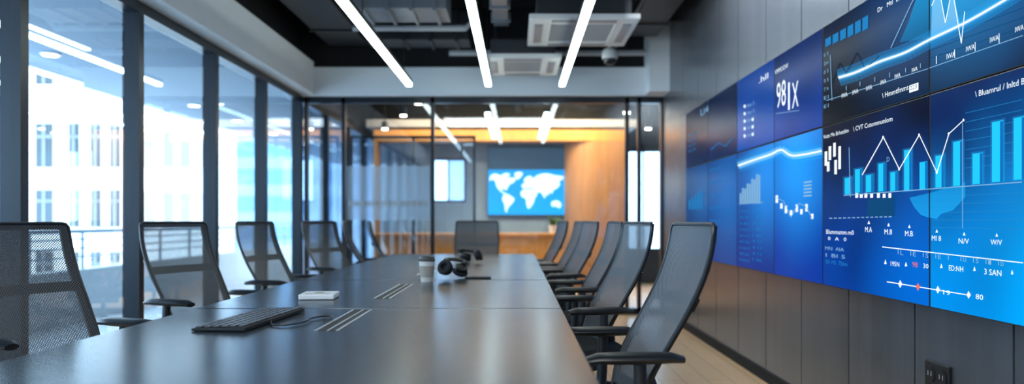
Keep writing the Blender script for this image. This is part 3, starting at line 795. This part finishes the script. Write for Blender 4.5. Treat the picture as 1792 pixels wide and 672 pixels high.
pts = [(1510,306),(1547,240),(1575,296),(1610,236),(1641,302),(1662,234),(1688,210)]
line('graph_line', pts, 1.6, 'gwhite')
for p in pts[1:]: dot('marker', p[0], p[1], 2.6, 'gwhite', .004)
pline('axis_line', 1478, 1790, 342, 1.5, 'gpale')
for yy in (190, 206, 222, 238, 254, 270, 286): pline('grid_line', 1690, 1790, yy+8, .9, 'gsky', .0012)
for yy in (345, 358, 372, 385, 398): pline('grid_line', 1632, 1790, yy, .9, 'gsky', .0012)
line('axis_line', [(1487,258),(1489,345)], 1.2, 'gpale'); line('axis_line', [(1686,215),(1686,400)], 1.1, 'gpale')
for k in range(14):
    x = 1452+k*8; y = 381-.4*k*.5; rect('dash', x, x+5, y, y+1.8, 'gpale')
for (x, y0, y1) in ((1446,265,290),(1453,256,280),(1461,250,274),(1470,256,296),(1450,283,300),(1463,280,305)): rect('candlestick', x-2.2, x+2.2, y0, y1, 'gwhite')
for k, x in enumerate((1500,1508,1516,1526,1538,1548,1558)): rect('tick', x-2.5, x+2.5, 338+(k % 2), 346, 'gwhite')
T('Vuttt Mn Brhettlim', 1442, 243, 1486, 6.5); T('\\ CVT Cutommunlom', 1494, 230, 1563, 8)
T('Blummamm.m0', 1447, 409, 1495, 7.5); T('0   A   0', 1450, 420, 1482, 6)
T('MN  AIA', 1445, 437, 1478, 6, 'gpale'); T('1 Bl 5', 1446, 449, 1480, 6, 'gpale'); T('00 195  75hm', 1446, 461, 1484, 7, 'gsky')
T('D', 1553, 283, 1558, 8, 'gpale')
for s, x0, y0, x1 in (('M.A',1515,406,1527),('M.8',1549,410,1562),('M.B',1585,413,1599),('MI 8',1632,421,1648),('N/V',1679,426,1697),('W/V',1735,428,1755)):
    T(s, x0, y0, x1, 9); xm = (x0+x1)/2; poly('arrow', [(xm-2.2, y0-14), (xm+2.2, y0-14), (xm, y0-20)], 'gwhite')
line('axis_line', [(1545,432),(1792,460)], 1.6, 'gwhite')
for k, s in enumerate(('L','E','S','E','','U','5','I','D')):
    x = 1573+k*22
    line('axis_line', [(x, 435+k*2.3), (x, 445+k*2.4)], 1.2, 'gpale')
    if s: T(s, x+4, 446+k*2.4, x+9, 8, 'gpale')
T('195N', 1560, 465, 1575, 8); T('98', 1598, 467, 1607, 9, 'gred'); T('30', 1617, 469, 1626, 8)
T('ED:NH', 1662, 473, 1687, 9); T('3 SAN', 1724, 480, 1754, 10)
for x, y in ((1550,462),(1586,466),(1648,469),(1706,474),(1772,480)): poly('arrow', [(x-2.2, y), (x+2.2, y), (x, y-8)], 'gwhite')
line('timeline', [(1553,493),(1700,517)], 1.6, 'gwhite')
for x, y, m in ((1577,497,'gwhite'),(1608,502,'gred'),(1643,507,'gwhite'),(1697,516,'gwhite')):
    poly('timeline_node', [(x-3.5, y), (x, y-7), (x+3.5, y), (x, y+7)], m, .004)
T('19', 1652, 515, 1664, 8); T('80', 1709, 523, 1722, 9)
T('\\ Bluamrul / Inltd B', 1708, 170, 1795, 10)
# --- upper, near two columns
poly('area_chart', [(1575,74),(1590,40),(1604,-2),(1626,-20),(1626,66)], 'gmount', .0014, force=(1, 1))
poly('area_chart', [(1628,-20),(1780,-50),(1750,6),(1690,40),(1628,68)], 'gmount2', .0014, force=(0, 1))
poly('peak_area', [(1630,66),(1632,10),(1645,-20),(1656,40),(1668,-20),(1684,76),(1690,38)][:5]+[(1681,46)], 'gpeak', .0018, force=(0, 1))
for k in range(6): rect('bar', 1445+k*13, 1455+k*13, 66-k*7.4, 80-k*5.6, 'gsky')
curve = smoothpts([(1468,136,0),(1500,126,0),(1540,108,0),(1585,92,0),(1627,70,0),(1690,40,0),(1750,6,0),(1792,-20,0)], 5)
cv = [(p.x, p.y) for p in curve]
line('curve_glow', cv, 30, 'halo', .0020); line('curve_glow', cv, 17, 'halo', .0023); line('curve_glow', cv, 8, 'halo2', .0026)
line('curve', cv, 3.4, 'gwhite', .0032)
line('graph_line', [(1455,150),(1470,110),(1482,128),(1500,92),(1515,120),(1540,98)], 1.2, 'gdim', .0028)
line('spike_line', [(1632,10),(1645,-20),(1656,40),(1668,-20),(1684,76),(1690,20)], 1.4, 'gwhite', .0036)
line('spike_line', [(1560,84),(1596,6),(1612,-20)], 1.4, 'gpale')
for k in range(4): line('grid_line', [(1628,60+k*14),(1792,-4+k*17)], .8, 'gnavy', .0012)
line('axis_line', [(1447,176),(1626,120)], 1.2, 'gpale'); line('axis_line', [(1628,119),(1792,62)], 1.3, 'gpale')
for x, y in ((1474,172),(1493,166),(1517,159),(1542,149),(1567,138),(1597,127)): T('IWA', x, y, x+10, 7.5)
for x, y in ((1658,104),(1692,91),(1734,75),(1778,57)): T('IWA', x, y, x+15, 9)
for x in (1482,1506,1532,1558,1586,1612): line('axis_line', [(x, 158-(x-1482)*.3), (x, 150-(x-1482)*.3)], 1.2, 'gpale')
for x in (1640,1672,1708,1750): line('axis_line', [(x, 112-(x-1640)*.33), (x, 98-(x-1640)*.36)], 1.2, 'gwhite')
T('\\ Hmmtfmms', 1545, 172, 1591, 9)
rect('badge', 1592, 1608, 147, 160, 'gwhite'); T('223', 1594, 158, 1606, 7, 'gnavy', .004)
T('Dr   Mtl  Etr', 1537, 22, 1580, 8)
for k in range(7): T(random.choice(('2m', '7 b', '0 5', 'E1')), 1443, 100+k*15, 1451, 6, 'gpale')
line('axis_line', [(1454,96),(1457,176)], 1, 'gpale')
# --- columns 2 and 3
T('98', 1360, 190, 1376, 44); T('1', 1380, 193, 1383, 48); T('X', 1387, 190, 1398, 44)
line('digit_rule', [(1358,199),(1400,193)], 1.0, 'gpale')
T('VMMOOW', 1357, 131, 1380, 8)
T('.hll', 1329, 146, 1345, 10)
for k in range(5):
    dot('list_dot', 1304, 186+k*13, 3, 'gwhite'); T('Mm 5', 1308, 189+k*13, 1321, 6, 'gpale')
    if k in (1, 2, 3): dot('list_dot', 1318, 196+k*13, 3, 'gwhite')
for k in range(9): rect('bar', 1295+k*4.1, 1298+k*4.1, 338-k*4-(k % 2)*5, 356, 'gpale')
pline('axis_line', 1294, 1336, 357, 1.2, 'gpale')
for k in range(9):
    T(random.choice(('hm m il', 'A Bnl', 'lt hm 5', '00 lm')), 1295, 372+k*10.5, 1312, 4.5, 'gsky')
    T(random.choice(('1 90', '5m 2', '0 11')), 1318, 372+k*10.5, 1333, 4.5, 'gsky')
cs_ = [(1360,350),(1368,360),(1376,368),(1385,372),(1395,366),(1403,370),(1412,365),(1422,378)]
for k, (x, y) in enumerate(cs_): rect('candlestick', x-2.0, x+2.0, y-(4 if k % 2 else 8), y+5, 'gwhite')
line('graph_line', [(1357,345),(1372,352),(1385,380),(1398,356),(1410,360),(1424,384)], 1.2, 'gpale')
for k in range(5): rect('text_block', 1407, 1421, 317+k*6, 320+k*6, 'gpale')
gl = smoothpts([(1292,290,0),(1320,280,0),(1350,270,0),(1368,262,0),(1385,272,0),(1410,270,0),(1439,264,0)], 4); gl = [(p.x, p.y) for p in gl]
line('curve_glow', gl, 24, 'halo', .0017); line('curve_glow', gl, 12, 'halo2', .002); line('curve', gl, 3, 'gwhite', .003)
T('LI4', 1227, 203, 1240, 11, 'gpale')
for k in range(5): T('mm nl', 1243, 300+k*22, 1262, 5, 'gsky')
for k in range(4): T('hn 5l', 1206, 240+k*9, 1218, 4, 'gsky')
line('graph_line', [(1245,262),(1258,250),(1270,256),(1284,242)], 1.2, 'gsky')
for k in range(5): rect('bar', 1206+k*5, 1209+k*5, 350-k*4, 366, 'gsky')

pal = {
 (0,0): ((.0,.29,.80),(.002,.022,.12),(.0,.48,1.05),(-.38,-.35)), (0,1): ((.002,.009,.045),(.003,.07,.25),(.0,.22,.56),(.3,.3)),
 (1,0): ((.0,.06,.36),(.002,.006,.028),(.0,.16,.66),(-.5,-.40)), (1,1): ((.001,.003,.010),(.002,.010,.04),(.001,.05,.18),(-.4,.2)),
 (2,0): ((.0,.05,.38),(.002,.09,.42),(.01,.34,.95),(.0,.32)), (2,1): ((.001,.05,.34),(.001,.022,.12),None,None),
 (3,0): ((.0,.04,.28),(.004,.08,.34),(.01,.26,.78),(-.3,.3)), (3,1): ((.001,.08,.42),(.001,.05,.28),None,None),
 (4,0): ((.001,.05,.26),(.003,.06,.24),(.005,.12,.42),(-.2,.1)), (4,1): ((.001,.02,.10),(.001,.010,.05),None,None),
 (5,0): ((.001,.03,.16),(.003,.05,.18),(.005,.08,.28),(-.3,.1)), (5,1): ((.001,.018,.08),(.001,.009,.04),None,None)}
labs = {
 (0,0): 'big blue display with tall cyan bars and node timeline, lower row nearest the camera',
 (0,1): 'display with white spikes over a cyan mountain shape, upper row nearest the camera',
 (1,0): 'navy display with candlestick icons and zigzag white line over cyan bars, lower row',
 (1,1): 'black display with small stepped blue blocks and a rising glowing white curve, upper row',
 (2,0): 'bright blue display with a row of white candlestick marks, lower row',
 (2,1): 'blue display with large white digits, upper row',
 (3,0): 'blue display with a pale rising column chart above lines of tiny text',
 (3,1): 'blue display with a dotted list of short white words, upper row',
 (4,0): 'dim blue display with faint text lines, second from far end, lower row',
 (4,1): 'almost black display with one short heading, second from far end, upper row',
 (5,0): 'dim display at the far end of the video wall, lower row',
 (5,1): 'dark display at the far end of the video wall, upper row'}
for c in range(6):
    for r in range(2):
        y0, y1, z0, z1 = cb[c]+.002, cb[c+1]-.002, zb[r]+.002, zb[r+1]-.002
        ctr = (XS, (y0+y1)/2, (z0+z1)/2)
        t = thing('video_wall_display', labs[(c, r)], 'display', ctr, 'video wall displays')
        obj('housing', bx(XS+.002, 1.67, y0, y1, z0, z1), M['black'], t, bevel=.002)
        p = pal[(c, r)]
        mt = screenmat('screen_%d_%d' % (c, r), p[0], p[1], z1-z0, y1-y0, p[2], p[3] or (0, 0))
        e = .004
        obj('screen', quad(B(), [(XS, y1-e, z0+e), (XS, y0+e, z0+e), (XS, y0+e, z1-e), (XS, y1-e, z1-e)]), mt, t)
        for (nm, m, _), bm in BK.get((c, r), {}).items():
            obj(nm, bm, M[m], t)

# ------------------------------------------------------------------ light
w = bpy.data.worlds.new('sky'); scene.world = w; w.use_nodes = True
nt = w.node_tree; bg = nt.nodes['Background']
bg.inputs[0].default_value = (.78, .90, 1.0, 1); bg.inputs[1].default_value = 6.0
def area(name, loc, sx_, sy_, e, col, rot=(0, 0, 0)):
    l = bpy.data.lights.new(name, 'AREA'); l.shape = 'RECTANGLE'; l.size = sx_; l.size_y = sy_; l.energy = e; l.color = col
    o = bpy.data.objects.new(name, l); COL.objects.link(o); o.location = loc; o.rotation_euler = rot; return o
area('far_room_fill', (-.3, 11.2, 3.3), 3.5, 1.2, 80, (1, .90, .76))  # added fill light that brightens the far room, no fixture
area('alcove_fill', (1.1, 11.9, 2.9), .5, .5, 45, (1, .70, .38), (math.radians(25), 0, 0))  # added warm light for the amber glow on the curved wood
area('header_fill', (-.5, 12.35, 2.85), 3.0, .08, 22, (1, .68, .34), (math.radians(38), 0, 0))  # added warm light to make the wood header glow amber
area('counter_fill', (-.6, 11.75, 2.6), 2.2, .15, 60, (1, .72, .42), (math.radians(8), 0, 0))  # added light giving the counter its warm glow
area('near_room_fill', (-.4, 0.2, 3.3), 2.4, 1.6, 95, (.9, .96, 1))  # unseen fill light added over the near end of the room
ww = thing('wall_fill_housing', 'slim black housing added for the fill light on the video wall side', 'light', (.86, 4.7, 2.93))  # housing made up to go with the added wall fill light
obj('housing', bx(.82, .87, 3.2, 6.2, 2.90, 3.02), M['black'], ww, bevel=.004)
for yy in (3.6, 5.0): obj('cable', cyl(B(), (.845, yy, 3.26), .004, .48, seg=8), M['black'], ww)
area('wall_fill', (.90, 4.7, 2.96), .08, 2.9, 75, (.88, .95, 1), (0, math.radians(-84), 0))  # fill light added to brighten the upper wall panels

# ------------------------------------------------------------------ camera
cam = bpy.data.cameras.new('camera'); co = bpy.data.objects.new('camera', cam); COL.objects.link(co)
co.location = (0, 0, EYE); co.rotation_euler = (PI/2, 0, 0)
cam.sensor_width = 36; cam.lens = F/1792*36
cam.shift_x = -(CX-896)/1792; cam.shift_y = (CY-336)/1792
cam.clip_start = .05; cam.clip_end = 300
cam.dof.use_dof = True; cam.dof.focus_distance = 3.1; cam.dof.aperture_fstop = 1.5
scene.camera = co
scene.view_settings.view_transform = 'Standard'
scene.view_settings.gamma = 0.92
scene.view_settings.exposure = 0.35
